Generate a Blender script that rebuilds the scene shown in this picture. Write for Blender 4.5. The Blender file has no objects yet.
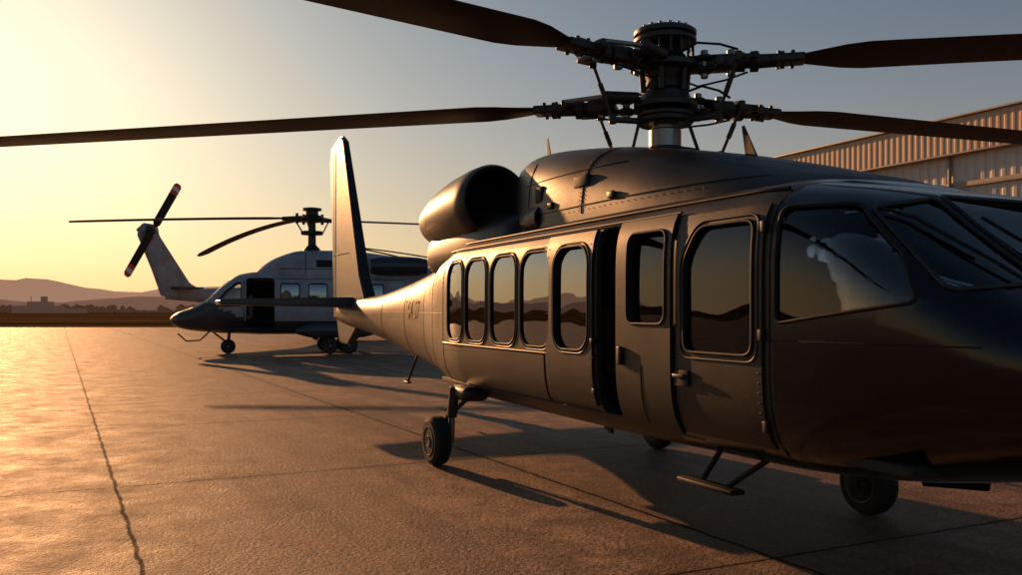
import bpy, bmesh, math, random
from mathutils import Vector, Matrix, noise, Euler
random.seed(7)
R=math.radians
scene=bpy.context.scene
scene.view_settings.view_transform='Standard'
scene.view_settings.look='None'
scene.view_settings.exposure=0
SUN_AZ=-31.5; SUN_EL=12.5

# ---------------------------------------------------------------- materials
def newmat(name):
    m=bpy.data.materials.new(name); m.use_nodes=True
    nt=m.node_tree; nt.nodes.clear()
    out=nt.nodes.new('ShaderNodeOutputMaterial')
    return m,nt,out
def nd(nt,t,props=None,**ins):
    n=nt.nodes.new(t)
    if props:
        for k,v in props.items(): setattr(n,k,v)
    for k,v in ins.items():
        key=k.replace('_',' ')
        if k.startswith('i') and k[1:].isdigit(): key=int(k[1:])
        s=n.inputs[key]
        if isinstance(v,bpy.types.NodeSocket): nt.links.new(v,s)
        else: s.default_value=v
    return n
def math_(nt,op,a,b=0.0,c=None):
    d=dict(i0=a,i1=b)
    if c is not None: d['i2']=c
    return nd(nt,'ShaderNodeMath',{'operation':op},**d).outputs[0]
def ramp(nt,fac,stops):
    n=nt.nodes.new('ShaderNodeValToRGB'); nt.links.new(fac,n.inputs[0])
    el=n.color_ramp.elements
    while len(el)<len(stops): el.new(0.5)
    for e,(p,c) in zip(el,stops):
        e.position=p; e.color=(c,c,c,1) if not isinstance(c,tuple) else (*c,1)
    return n.outputs[0]
def mixc(nt,fac,a,b,bt='MIX'):
    n=nt.nodes.new('ShaderNodeMix'); n.data_type='RGBA'; n.blend_type=bt
    for idx,v in ((0,fac),(6,a),(7,b)):
        if isinstance(v,bpy.types.NodeSocket): nt.links.new(v,n.inputs[idx])
        else: n.inputs[idx].default_value=v if idx==0 else (*v,1)
    return n.outputs[2]

def paint(name,col,rough=0.35,metal=0.0,coat=0.0,var=0.3,scale=1.5,bump=0.012,grime=0.3,spec=0.5,rvar=.16):
    m,nt,out=newmat(name)
    tc=nd(nt,'ShaderNodeTexCoord')
    n1=nd(nt,'ShaderNodeTexNoise',Vector=tc.outputs['Object'],Scale=scale,Detail=5.0,Roughness=0.65)
    mp=nd(nt,'ShaderNodeMapping',Vector=tc.outputs['Object']); mp.inputs['Scale'].default_value=(9,9,0.9)
    n2=nd(nt,'ShaderNodeTexNoise',Vector=mp.outputs[0],Scale=1.2,Detail=3.0)
    n3=nd(nt,'ShaderNodeTexNoise',Vector=tc.outputs['Object'],Scale=28.0,Detail=2.0)
    f=ramp(nt,n1.outputs[0],[(0.3,0.0),(0.7,1.0)])
    c1=mixc(nt,f,tuple(c*(1-var) for c in col),tuple(min(1,c*(1+var)) for c in col))
    g=ramp(nt,n2.outputs[0],[(0.45,0.0),(0.75,grime)])
    c2=mixc(nt,g,c1,tuple(c*0.5+0.006 for c in col))
    sc=ramp(nt,n3.outputs[0],[(0.66,0.0),(0.74,grime)])
    c2=mixc(nt,sc,c2,tuple(min(1,c*1.8+0.01) for c in col))
    r=math_(nt,'MULTIPLY_ADD',n3.outputs[0],rvar,rough-rvar/2)
    r=math_(nt,'MULTIPLY_ADD',n1.outputs[0],rvar*1.25,math_(nt,'SUBTRACT',r,rvar*.62))
    p=nd(nt,'ShaderNodeBsdfPrincipled',Base_Color=c2,Roughness=r,Metallic=metal)
    if bump>0:
        nb=nd(nt,'ShaderNodeTexNoise',Vector=tc.outputs['Object'],Scale=scale*1.3,Detail=2.0)
        b=nd(nt,'ShaderNodeBump',Height=nb.outputs[0],Strength=bump*8,Distance=0.02)
        nt.links.new(b.outputs[0],p.inputs['Normal'])
    p.inputs['Coat Weight'].default_value=coat; p.inputs['Coat Roughness'].default_value=0.06
    p.inputs['Specular IOR Level'].default_value=spec
    nt.links.new(p.outputs[0],out.inputs[0]); return m
def glassmat(name,tint,ior=1.6,rough=0.01,refl=(1,1,1)):
    m,nt,out=newmat(name)
    fr=nd(nt,'ShaderNodeFresnel',IOR=ior)
    tr=nd(nt,'ShaderNodeBsdfTransparent',Color=(*tint,1))
    tc=nd(nt,'ShaderNodeTexCoord')
    n=nd(nt,'ShaderNodeTexNoise',Vector=tc.outputs['Object'],Scale=1.6,Detail=1.0)
    b=nd(nt,'ShaderNodeBump',Height=n.outputs[0],Strength=0.2,Distance=0.03)
    gl=nd(nt,'ShaderNodeBsdfGlossy',Color=(*refl,1),Roughness=rough,Normal=b.outputs[0])
    mx=nd(nt,'ShaderNodeMixShader',i0=fr.outputs[0],i1=tr.outputs[0],i2=gl.outputs[0])
    nt.links.new(mx.outputs[0],out.inputs[0]); return m

M_body=paint('dark_aircraft_paint',(0.022,0.019,0.017),0.44,0.0,0.05,spec=.32,bump=.02)
M_nose=paint('gloss_black_paint',(0.003,0.003,0.0035),0.15,0.0,0.35,grime=0.03,bump=0.004,spec=.4,rvar=.06)
M_door=paint('door_paint',(0.018,0.0165,0.016),0.44,0.0,0.05,spec=.32)
M_int=paint('cabin_interior',(0.02,0.019,0.018),0.8,bump=0)
M_seat=paint('seat_fabric',(0.20,0.12,0.07),0.8,bump=0)
M_seal=paint('rubber_seal',(0.010,0.010,0.010),0.6,grime=0.05,bump=0,spec=.3)
M_frame=paint('window_frame',(0.04,0.035,0.03),0.45,0.0,bump=0)
M_metal=paint('hub_metal',(0.040,0.037,0.035),0.45,0.4,scale=6,bump=0)
M_steel=paint('bright_steel',(0.30,0.29,0.28),0.35,0.8,scale=5,bump=0)
M_blade=paint('blade_paint',(0.020,0.010,0.007),0.55,0.0,scale=1.0,bump=0,spec=.3)
M_tire=paint('tire_rubber',(0.018,0.017,0.016),0.85,scale=8,bump=0)
M_rim=paint('wheel_rim',(0.12,0.11,0.10),0.45,0.4,bump=0)
M_grey=paint('light_grey_paint',(0.33,0.33,0.35),0.45,0.0,0.1)
M_grey2=paint('dark_grey_paint',(0.035,0.038,0.045),0.38,0.0,0.2)
M_red=paint('red_tip_paint',(0.75,0.06,0.025),0.5,bump=0)
M_white=paint('white_tip_paint',(0.7,0.68,0.65),0.5,bump=0)
M_dark=paint('intake_dark',(0.006,0.006,0.006),0.7,bump=0)
M_stencil=paint('stencil_paint',(0.20,0.15,0.10),0.5,bump=0)
M_glass=glassmat('side_glass',(0.12,0.12,0.12),3.6,refl=(.95,.97,1))
M_cglass=glassmat('cockpit_glass',(0.82,0.82,0.82),1.6)

# ---------------------------------------------------------------- mesh helpers
def link(o,parent=None):
    scene.collection.objects.link(o)
    if parent: o.parent=parent
    return o
def mesh_obj(name,verts,faces,mat,parent=None,smooth=True,angle=35):
    me=bpy.data.meshes.new(name); me.from_pydata([tuple(v) for v in verts],[],faces); me.update()
    if mat: me.materials.append(mat)
    bm=bmesh.new(); bm.from_mesh(me); bmesh.ops.recalc_face_normals(bm,faces=bm.faces); bm.to_mesh(me); bm.free()
    if smooth: finish(me,angle)
    return link(bpy.data.objects.new(name,me),parent)
def finish(me,angle=35):
    for p in me.polygons: p.use_smooth=True
    me.set_sharp_from_angle(angle=R(angle))
def bake(o):
    dg=bpy.context.evaluated_depsgraph_get()
    me=bpy.data.meshes.new_from_object(o.evaluated_get(dg))
    o.modifiers.clear(); o.data=me; finish(me)
def rbox(name,size,loc,mat,parent,bev=0.02,rot=(0,0,0),taper=None):
    bm=bmesh.new(); bmesh.ops.create_cube(bm,size=1)
    for v in bm.verts:
        if taper and v.co.z>0: v.co.x*=taper[0]; v.co.y*=taper[1]
        v.co=Vector((v.co.x*size[0],v.co.y*size[1],v.co.z*size[2]))
    if bev>0: bmesh.ops.bevel(bm,geom=bm.edges[:],offset=bev,segments=3,profile=0.5,affect='EDGES')
    M=Matrix.Translation(loc)@Euler([R(a) for a in rot]).to_matrix().to_4x4()
    bm.transform(M)
    me=bpy.data.meshes.new(name); bm.to_mesh(me); bm.free(); me.materials.append(mat); finish(me,40)
    return link(bpy.data.objects.new(name,me),parent)
def revolve(name,profile,p0,axis,mat,parent,seg=32,close=True):
    a=Vector(axis).normalized(); u=a.orthogonal().normalized(); w=a.cross(u)
    vs=[];fs=[]
    for t,r in profile:
        for k in range(seg):
            th=2*math.pi*k/seg
            vs.append(Vector(p0)+a*t+(u*math.cos(th)+w*math.sin(th))*r)
    for i in range(len(profile)-1):
        for k in range(seg):
            fs.append((i*seg+k,i*seg+(k+1)%seg,(i+1)*seg+(k+1)%seg,(i+1)*seg+k))
    if close:
        fs.append(tuple(range(seg))[::-1]); fs.append(tuple((len(profile)-1)*seg+k for k in range(seg)))
    return mesh_obj(name,vs,fs,mat,parent,True,32)
def rod(name,p0,p1,r,mat,parent,r1=None,seg=16):
    p0=Vector(p0);p1=Vector(p1);d=p1-p0;L=d.length; r1=r if r1 is None else r1
    b=min(r,r1)*0.2
    return revolve(name,[(0,r-b),(b,r),(L-b,r1),(L,r1-b)],p0,d,mat,parent,seg)
def tube(name,pts,r,mat,parent,cyclic=False):
    cu=bpy.data.curves.new(name,'CURVE'); cu.dimensions='3D'; cu.bevel_depth=r; cu.bevel_resolution=2
    lst=pts if isinstance(pts[0][0],(list,tuple,Vector)) else [pts]
    for P in lst:
        s=cu.splines.new('POLY'); s.points.add(len(P)-1)
        for q,p in zip(s.points,P): q.co=(*p,1)
        s.use_cyclic_u=cyclic
    cu.materials.append(mat)
    return link(bpy.data.objects.new(name,cu),parent)
def rrect(x0,x1,z0,z1,r,seg=6):
    pts=[]
    for cx,cz,a0 in ((x1-r,z1-r,0),(x0+r,z1-r,90),(x0+r,z0+r,180),(x1-r,z0+r,270)):
        for k in range(seg+1):
            a=R(a0+90*k/seg); pts.append((cx+r*math.cos(a),cz+r*math.sin(a)))
    return pts
def rpoly(poly,r,seg=5):
    out=[];n=len(poly)
    for i in range(n):
        a=Vector(poly[i-1]);b=Vector(poly[i]);c=Vector(poly[(i+1)%n])
        p=b+(a-b).normalized()*r; q=b+(c-b).normalized()*r
        for k in range(seg+1):
            t=k/seg; v=p*(1-t)**2+b*2*t*(1-t)+q*t*t; out.append((v.x,v.y))
    return out
def densify(P,step=0.08):
    out=[]
    for i in range(len(P)):
        a=Vector(P[i]);b=Vector(P[(i+1)%len(P)]);n=max(1,int((b-a).length/step))
        for k in range(n):
            v=a.lerp(b,k/n); out.append((v.x,v.y))
    return out
def prism(bm,pts,a0,a1,axis):
    n=len(pts); V=[]
    for a in (a0,a1):
        for p in pts:
            V.append(bm.verts.new((p[0],a,p[1]) if axis=='Y' else (a,p[0],p[1])))
    bm.faces.new(V[:n]); bm.faces.new(V[n:][::-1])
    for i in range(n):
        j=(i+1)%n; bm.faces.new((V[i],V[n+i],V[n+j],V[j]))
def cutter(defs,name='cut'):
    bm=bmesh.new()
    for pts,a0,a1,ax in defs: prism(bm,pts,a0,a1,ax)
    bmesh.ops.recalc_face_normals(bm,faces=bm.faces)
    me=bpy.data.meshes.new(name); bm.to_mesh(me); bm.free()
    return link(bpy.data.objects.new(name,me))
def boolean(o,c,op,solver='EXACT'):
    m=o.modifiers.new('b','BOOLEAN'); m.operation=op; m.object=c; m.solver=solver
def pchip(xs,ys):
    n=len(xs); h=[xs[i+1]-xs[i] for i in range(n-1)]; d=[(ys[i+1]-ys[i])/h[i] for i in range(n-1)]
    m=[d[0]]+[0 if d[i-1]*d[i]<=0 else 2*d[i-1]*d[i]/(d[i-1]+d[i]) for i in range(1,n-1)]+[d[-1]]
    def f(x):
        if x<=xs[0]: return ys[0]
        if x>=xs[-1]: return ys[-1]
        i=0
        while x>xs[i+1]: i+=1
        t=(x-xs[i])/h[i]
        return (ys[i]*(2*t**3-3*t*t+1)+h[i]*m[i]*(t**3-2*t*t+t)+ys[i+1]*(-2*t**3+3*t*t)+h[i]*m[i+1]*(t**3-t*t))
    return f
class Body:
    def __init__(s,st,yoff=0):
        xs=[a[0] for a in st]; s.x0=xs[0]; s.x1=xs[-1]; s.yoff=yoff
        s.f=[pchip(xs,[a[i] for a in st]) for i in range(1,7)]
    def P(s,x): return [g(x) for g in s.f]
    def rr(s,x,y,z):
        w,zb,zt,zc,nu,ndn=s.P(x); h,e=(zt-zc,nu) if z>zc else (zc-zb,ndn)
        return (abs(y/w)**e+abs((z-zc)/h)**e)**(1/e)
    def front(s,y,z,off=0.0,lo=.2,hi=2.6):
        for _ in range(30):
            mid=(lo+hi)/2
            if s.rr(mid,y,z)<1: lo=mid
            else: hi=mid
        return (lo+off,y,z)
    def side(s,x,z,off=0.0,sgn=-1):
        w,zb,zt,zc,nu,ndn=s.P(x); h,n=(zt-zc,nu) if z>zc else (zc-zb,ndn)
        q=min(1,abs(z-zc)/max(h,1e-4)); y=w*max(0,(1-q**n))**(1/n)
        return (x,sgn*(y+off)+s.yoff,z)
    def raw(s,dx=.1,seg=72,shrink=0.0,trim=0.0):
        x0=s.x0+trim; x1=s.x1-trim
        n=max(4,int((x1-x0)/dx)); vs=[];fs=[]
        for i in range(n+1):
            x=x0+(x1-x0)*i/n
            w,zb,zt,zc,nu,ndn=s.P(x)
            for k in range(seg):
                a=2*math.pi*(k+0.5)/seg; c=math.cos(a); sn=math.sin(a)
                h,e=(zt-zc,nu) if sn>0 else (zc-zb,ndn)
                w2=max(w-shrink,0.004); h2=max(h-shrink,0.004)
                r=(abs(c/w2)**e+abs(sn/h2)**e)**(-1/e)
                vs.append((x,r*c+s.yoff,zc+r*sn))
        for i in range(n):
            for k in range(seg):
                fs.append((i*seg+k,i*seg+(k+1)%seg,(i+1)*seg+(k+1)%seg,(i+1)*seg+k))
        fs.append(tuple(range(seg))[::-1]); fs.append(tuple(n*seg+k for k in range(seg)))
        return vs,fs
    def loft(s,name,mat,parent,dx=0.1,seg=72,shrink=0.0):
        vs,fs=s.raw(dx,seg,shrink); return mesh_obj(name,vs,fs,mat,parent)
    def hollow(s,name,mat,dx,seg,outer,th,trim):
        vs,fs=s.raw(dx,seg,outer); v2,f2=s.raw(dx,seg,outer+th,trim)
        b=len(vs); vs+=v2; fs+=[tuple(b+i for i in f)[::-1] for f in f2]
        me=bpy.data.meshes.new(name); me.from_pydata(vs,[],fs); me.update()
        if mat: me.materials.append(mat)
        bm=bmesh.new(); bm.from_mesh(me)
        if bm.calc_volume(signed=True)<0: bmesh.ops.reverse_faces(bm,faces=bm.faces[:])
        bm.to_mesh(me); bm.free()
        return link(bpy.data.objects.new(name,me))
    def patch(s,name,x0,x1,z0,z1,off,th,mat,parent,cut=None,sgn=-1):
        nx=max(2,int((x1-x0)/0.08)); nz=max(2,int((z1-z0)/0.06)); vs=[];fs=[]
        for L in (off,off-th):
            for i in range(nx+1):
                for j in range(nz+1):
                    vs.append(s.side(x0+(x1-x0)*i/nx,z0+(z1-z0)*j/nz,L,sgn))
        N=(nx+1)*(nz+1); I=lambda i,j,l:l*N+i*(nz+1)+j
        for i in range(nx):
            for j in range(nz):
                for l in (0,1): fs.append((I(i,j,l),I(i+1,j,l),I(i+1,j+1,l),I(i,j+1,l)))
        for i in range(nx):
            for j in (0,nz): fs.append((I(i,j,0),I(i+1,j,0),I(i+1,j,1),I(i,j,1)))
        for j in range(nz):
            for i in (0,nx): fs.append((I(i,j,0),I(i,j+1,0),I(i,j+1,1),I(i,j,1)))
        o=mesh_obj(name,vs,fs,mat,None)
        if cut: boolean(o,cut,'DIFFERENCE'); bake(o)
        o.parent=parent; return o
    def outline(s,P,off,sgn=-1):
        return [s.side(x,z,off,sgn) for x,z in densify(P)]
def boolbake(f,group,op):
    c=cutter(group); src=f.data; n0=len(src.polygons); lo=n0*.6 if op=='DIFFERENCE' else 20
    for sv in ('EXACT','FAST'):
        f.data=src; boolean(f,c,op,sv); bake(f)
        if len(f.data.polygons)>lo: break
    bpy.data.objects.remove(c)
def shell(K,mats,groups,P,dx=.1,seg=72,th=.045,trim=.25):
    f=K.hollow('fuselage',mats[0],dx,seg,0.0,th,trim)
    for g in groups: boolbake(f,g,'DIFFERENCE')
    f.parent=P
    f.data.materials.clear()
    for m in mats: f.data.materials.append(m)
    return f
def glazing(K,name,mat,group,P,dx=.1,seg=72,shrink=.008):
    g=K.hollow(name,mat,dx,seg,shrink,.006,.2)
    boolbake(g,group,'INTERSECT'); g.parent=P

def blade(name,hub,ang,r0,L,chord,droop,mat,parent,pitch=4,tip=None,th=0.05):
    a=R(ang); d=Vector((math.cos(a),math.sin(a),0)); c=Vector((-math.sin(a),math.cos(a),0))
    n=36; vs=[];fs=[]; prof=[(0.5,0),(0.3,0.45),(0.05,0.6),(-0.25,0.35),(-0.5,0.03),(-0.25,-0.2),(0.05,-0.35),(0.3,-0.3)]
    for i in range(n+1):
        t=i/n; r=r0+(L-r0)*t
        ch=chord*(0.32+0.68*min(1,t/0.07)) if t<0.07 else chord*(1-max(0,(t-0.95)/0.05)*0.45)
        pa=R(pitch*(1-t*.8))
        for u,v in prof:
            q=c*(u*ch*math.cos(pa))+Vector((0,0,1))*(u*ch*math.sin(pa)+v*th)
            vs.append(Vector(hub)+d*r+q+Vector((0,0,-droop*(t**1.7) if droop>0 else -droop*t)))
    k=len(prof)
    for i in range(n):
        for j in range(k): fs.append((i*k+j,i*k+(j+1)%k,(i+1)*k+(j+1)%k,(i+1)*k+j))
    fs.append(tuple(range(k))); fs.append(tuple(n*k+j for j in range(k)))
    o=mesh_obj(name,vs,fs,mat,parent,True,60)
    if tip:
        for m in tip: o.data.materials.append(m)
        for p in o.data.polygons:
            t=((Vector(p.center)-Vector(hub)).length-r0)/(L-r0)
            if t>0.92: p.material_index=1
            elif t>0.84 and len(tip)>1: p.material_index=2
            elif t>0.74: p.material_index=1
    return o
def root(name,loc,fwd):
    e=bpy.data.objects.new(name,None); e.empty_display_size=0.5
    link(e); e.location=loc; e.rotation_euler=(0,0,math.atan2(fwd[1],fwd[0])); return e
def wheel(name,c,r,w,parent,axis=(0,1,0)):
    a=Vector(axis); p0=Vector(c)-a*w/2
    prof=[(0,r*0.58),(0,r*0.8),(w*0.12,r*0.94),(w*0.3,r)]
    for k in range(4):
        t=w*(0.34+0.08*k); prof+=[(t,r),(t+w*0.01,r*0.97),(t+w*0.03,r*0.97),(t+w*0.04,r)]
    prof+=[(w*0.7,r),(w*0.88,r*0.94),(w,r*0.8),(w,r*0.58)]
    revolve(name+'_tire',prof,p0,a,M_tire,parent,40)
    revolve(name+'_rim',[(-0.004,r*0.12),(-0.01,r*0.2),(w*0.15,r*0.3),(w*0.12,r*0.5),(-0.006,r*0.56),(-0.006,r*0.6),(w+0.006,r*0.6),(w+0.006,r*0.56),(w*0.88,r*0.5),(w*0.85,r*0.3),(w+0.01,r*0.2),(w+0.004,r*0.12)],p0,a,M_rim,parent,24)
    u=a.orthogonal().normalized(); v=a.cross(u)
    for s_ in (0,1):
        for k in range(6):
            th=k*math.pi/3; q=p0+a*(w*(0.13 if s_==0 else 0.87))+(u*math.cos(th)+v*math.sin(th))*r*0.4
            rod(name+'_bolt',q-a*0.02,q+a*0.02,0.013,M_metal,parent,seg=8)
def rivets(name,pts,r,mat,parent):
    vs=[];fs=[]
    for p,nrm in pts:
        n=Vector(nrm).normalized();u=n.orthogonal().normalized();w=n.cross(u);b=len(vs);p=Vector(p)
        for k in range(6):
            a=k*math.pi/3; vs.append(p+(u*math.cos(a)+w*math.sin(a))*r)
        vs.append(p+n*r*0.5)
        for k in range(6): fs.append((b+k,b+(k+1)%6,b+6))
    return mesh_obj(name,vs,fs,mat,parent)

# ================================================================ MAIN HELICOPTER
F1=(0.415,-0.91)
H=root('helicopter',(2.60,5.86,0),F1)
B=Body([(-15.5,.10,1.46,1.84,1.65,2,2),(-14.5,.18,1.38,1.92,1.64,2,2),(-12,.28,1.19,1.98,1.6,2.1,2.1),
 (-10,.40,.98,2.14,1.6,2.3,2.3),(-8,.62,.80,2.34,1.6,2.8,2.8),(-7,.85,.74,2.43,1.6,3.4,3.2),(-6,1.08,.70,2.5,1.6,4.6,4.0),
 (-5,1.19,.68,2.53,1.6,6.0,4.8),(-2,1.21,.66,2.54,1.6,6.0,4.8),(-.2,1.2,.67,2.52,1.6,6.0,4.6),(.3,1.18,.69,2.44,1.6,5.2,4.4),(.55,1.155,.71,2.35,1.59,4.6,4.0),
 (.8,1.12,.74,2.16,1.56,4.2,3.6),(1.1,1.06,.79,1.94,1.5,3.8,3.2),(1.35,.99,.84,1.80,1.43,3.2,3.0),(1.9,.80,.93,1.69,1.38,2.6,2.5),
 (2.4,.52,1.04,1.58,1.35,2.3,2.3),(2.7,.22,1.2,1.46,1.34,2.1,2.1),(2.78,.03,1.31,1.37,1.34,2,2)])
wins=[(-5.22,.55),(-4.55,.57),(-3.82,.60),(-3.09,.62),(-2.38,.60)]
WP=[rrect(c-w/2,c+w/2,1.37,2.23,0.17) for c,w in wins]
doorwin=rrect(-1.46,-0.97,1.60,2.26,0.08)
cockwin=rpoly([(-.78,1.42),(-.09,1.42),(-.09,2.25),(-.64,2.25),(-.79,2.02)],0.09)
quart=rpoly([(.09,1.62),(1.0,1.74),(.86,1.98),(.52,2.29),(.09,2.31)],0.06)
opening=rrect(-1.98,-1.50,.88,2.34,0.05)
G_side=[(p,-2,2,'Y') for p in WP+[doorwin,cockwin,quart]]
FP=[rpoly([(-.99,1.80),(-.45,1.84),(-.45,2.34),(-.94,2.27)],.05),rpoly([(-.38,1.84),(.38,1.84),(.38,2.36),(-.38,2.36)],.05),rpoly([(.45,1.84),(.99,1.80),(.94,2.27),(.45,2.34)],.05)]
front=[(FP[0],.5,2.2,'X'),(FP[1],.35,2.2,'X'),(FP[2],.5,2.2,'X')]
fus=shell(B,[M_body,M_nose,M_int],[G_side,front,[(opening,-2,0,'Y')]],H,trim=.35)
for p in fus.data.polygons:
    c=p.center
    if B.rr(c.x,c.y,c.z)<0.985 and -8<c.x<1.5: p.material_index=2
    elif c.x>0.04 or (c.z<.9 and c.x>-1.0): p.material_index=1
    else: p.material_index=0
glazing(B,'starboard_cabin_glass',M_glass,[(p,-2,0,'Y') for p in WP],H)
glazing(B,'port_cabin_glass',M_cglass,[(p,0,2,'Y') for p in WP],H)
glazing(B,'side_cockpit_glass',M_cglass,[(p,-2,2,'Y') for p in [cockwin,quart,doorwin]],H)
glazing(B,'windshield',M_cglass,front,H)
c_side=cutter([(p,-2,2,'Y') for p in WP+[doorwin,cockwin]])
for sg in (-1,1):
    B.patch('cabin_door_panel',-2.84,-2.02,.93,2.34,0.022,0.024,M_body,H,c_side,sg)
    B.patch('lower_side_panel',-4.92,-2.90,.90,1.30,0.012,0.018,M_body,H,None,sg)
    B.patch('crew_door',-.88,-.01,.86,2.34,0.016,0.02,M_door,H,c_side,sg)
B.patch('sliding_door',-1.62,-.91,.84,2.36,0.04,0.03,M_door,H,c_side,-1)
bpy.data.objects.remove(c_side)
for sg in (-1,1):
    tube('window_seal',[B.outline(p,0.002 if i<4 else 0.024,sg) for i,p in enumerate(WP)],0.011,M_seal,H,True)
    tube('window_frame_ring',[B.outline(rrect(c-w/2-.028,c+w/2+.028,1.342,2.258,0.195),0.001 if i<4 else .022,sg) for i,(c,w) in enumerate(wins)],0.009,M_frame,H,True)
    tube('cockpit_window_seal',[B.outline(cockwin,0.018,sg),B.outline(quart,0.002,sg)],0.012,M_seal,H,True)
tube('windshield_frame',[[B.front(y,z,.004) for y,z in densify(P,.05)] for P in FP],0.013,M_metal,H,True)
tube('door_window_seal',[B.outline(doorwin,0.042)],0.012,M_seal,H,True)
tube('crew_window_frame',[B.outline(rpoly([(-.82,1.38),(-.05,1.38),(-.05,2.285),(-.66,2.285),(-.83,2.04)],.1),0.018)],0.008,M_frame,H,True)
def hl(z,x0,x1,off,sg=-1,n=40): return [B.side(x0+(x1-x0)*i/n,z,off,sg) for i in range(n+1)]
def vl(x,z0,z1,off,sg=-1,n=20): return [B.side(x,z0+(z1-z0)*i/n,off,sg) for i in range(n+1)]
for sg in (-1,1):
    tube('door_rail',[hl(1.32,-5.7,-2.0,0.010,sg),hl(2.37,-5.7,-.9,0.02,sg)],0.011,M_frame,H)
    tube('roof_gutter',[[B.side(x/10,2.44,0.010,sg) for x in range(-60,1)]],0.013,M_body,H)
    tube('panel_line',[vl(-5.75,.85,2.4,0,sg),vl(-6.6,.85,2.35,0,sg),vl(-7.8,.9,2.25,0,sg),vl(-9.3,1.0,2.1,0,sg),vl(-11,1.2,1.95,0,sg),
        vl(-4.92,.86,1.31,.004,sg),vl(-1.28,.88,1.3,0.04,sg) if sg<0 else vl(-1.28,.88,1.3,0.0,sg),vl(.04,.75,2.42,0.001,sg),hl(.88,-5.7,-1.0,0.004,sg),hl(1.52,.05,1.3,0.001,sg),hl(1.66,-10.9,-5.8,0.0,sg),
        vl(1.5,.95,1.6,0,sg)],0.0045,M_seal,H)
rbox('door_handle_recess',(.16,.012,.11),B.side(-.80,1.24,0.026),M_dark,H,0.004)
rbox('door_handle',(.13,.03,.03),B.side(-.80,1.255,0.046),M_metal,H,0.01)
rbox('sliding_door_handle',(.05,.03,.14),B.side(-1.54,1.36,0.055),M_metal,H,0.01)
for z in (1.0,1.55,2.2):
    rbox('hinge',(.035,.02,.07),B.side(-.015,z,0.02),M_metal,H,0.006)
for z in (1.05,1.45): rbox('latch',(.04,.03,.05),B.side(-2.0,z,0.026),M_metal,H,0.008)
rv=[]
def addr(pts,sg):
    for p in pts: rv.append(((p[0],p[1],p[2]),(0,sg,0.05)))
for sg in (-1,1):
    for z in (1.25,.93,2.30):
        addr([B.side(-5.7+.07*i,z,0.001,sg) for i in range(52)],sg)
    for x in (-5.8,-5.7,-6.55,-6.65,-7.75,-7.85,-9.25,-9.35,-10.95,-11.05,-12.4):
        addr([B.side(x,1.0+.06*i,0.001,sg) for i in range(20)],sg)
    for x in (-2.80,-2.06): addr([B.side(x,.97+.07*i,0.023,sg) for i in range(19)],sg)
    for x in (-.85,-.04): addr([B.side(x,.9+.06*i,0.017,sg) for i in range(8)],sg)
    for x in (-4.88,-2.94): addr([B.side(x,.93+.05*i,0.013,sg) for i in range(8)],sg)
    addr([B.side(.08,.85+.06*i,.001,sg) for i in range(12)],sg)
rivets('rivet_rows',rv,0.0065,M_body,H)
# interior
rbox('cabin_floor',(7.0,2.0,.06),(-2.6,0,.86),M_int,H,0.01)
rbox('cabin_ceiling',(5.6,1.7,.05),(-3.3,0,2.38),M_int,H,0.01)
rbox('cabin_bulkhead',(.06,1.9,1.4),(-5.75,0,1.55),M_int,H,0.01)
rbox('cockpit_bulkhead',(.06,1.9,.7),(-1.0,0,1.2),M_int,H,0.02)
rbox('instrument_panel',(.25,1.5,.34),(.98,0,1.53),M_int,H,0.05)
rbox('instrument_cowl',(.36,1.6,.05),(.93,0,1.72),M_int,H,0.02)
rbox('centre_console',(1.0,.28,.5),(.5,0,1.15),M_int,H,0.04)
for y in (-.52,.52):
    rbox('pilot_seat_cushion',(.5,.48,.14),(.05,y,1.30),M_seat,H,0.05)
    rbox('pilot_seat_back',(.14,.46,.66),(-.22,y,1.62),M_seat,H,0.06,(0,-8,0),(1,.8))
    rbox('pilot_headrest',(.10,.24,.17),(-.28,y,2.03),M_seat,H,0.045)
    rod('headrest_post',(-.27,y-.05,1.85),(-.28,y-.05,2.0),.012,M_steel,H); rod('headrest_post',(-.27,y+.05,1.85),(-.28,y+.05,2.0),.012,M_steel,H)
    rbox('pilot_seat_base',(.4,.36,.4),(0,y,1.06),M_int,H,0.02)
    rod('cyclic_stick',(.45,y,.9),(.38,y,1.5),.018,M_seal,H)
for x in (-2.6,-3.6,-4.6):
    for y in (-.6,.6):
        rbox('cabin_seat_cushion',(.45,.5,.1),(x,y,1.20),M_seat,H,0.04)
        rbox('cabin_seat_back',(.1,.5,.5),(x-.25,y,1.48),M_seat,H,0.04)
rbox('overhead_console',(.7,.5,.12),(-.15,0,2.36),M_int,H,0.03)
def fp(y,z,o=.03): return B.front(y,z,o)
tube('wiper',[[fp(-.60,1.80,.02),fp(-.66,1.95,.05),fp(-.80,2.20)],[fp(-.66,2.0),fp(-.80,2.2),fp(-.92,2.26)],[fp(-.10,1.82,.02),fp(-.2,1.95,.05),fp(-.30,2.22)],[fp(.62,1.82,.02),fp(.5,1.98,.05),fp(.5,2.2)]],0.010,M_seal,H)
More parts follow.
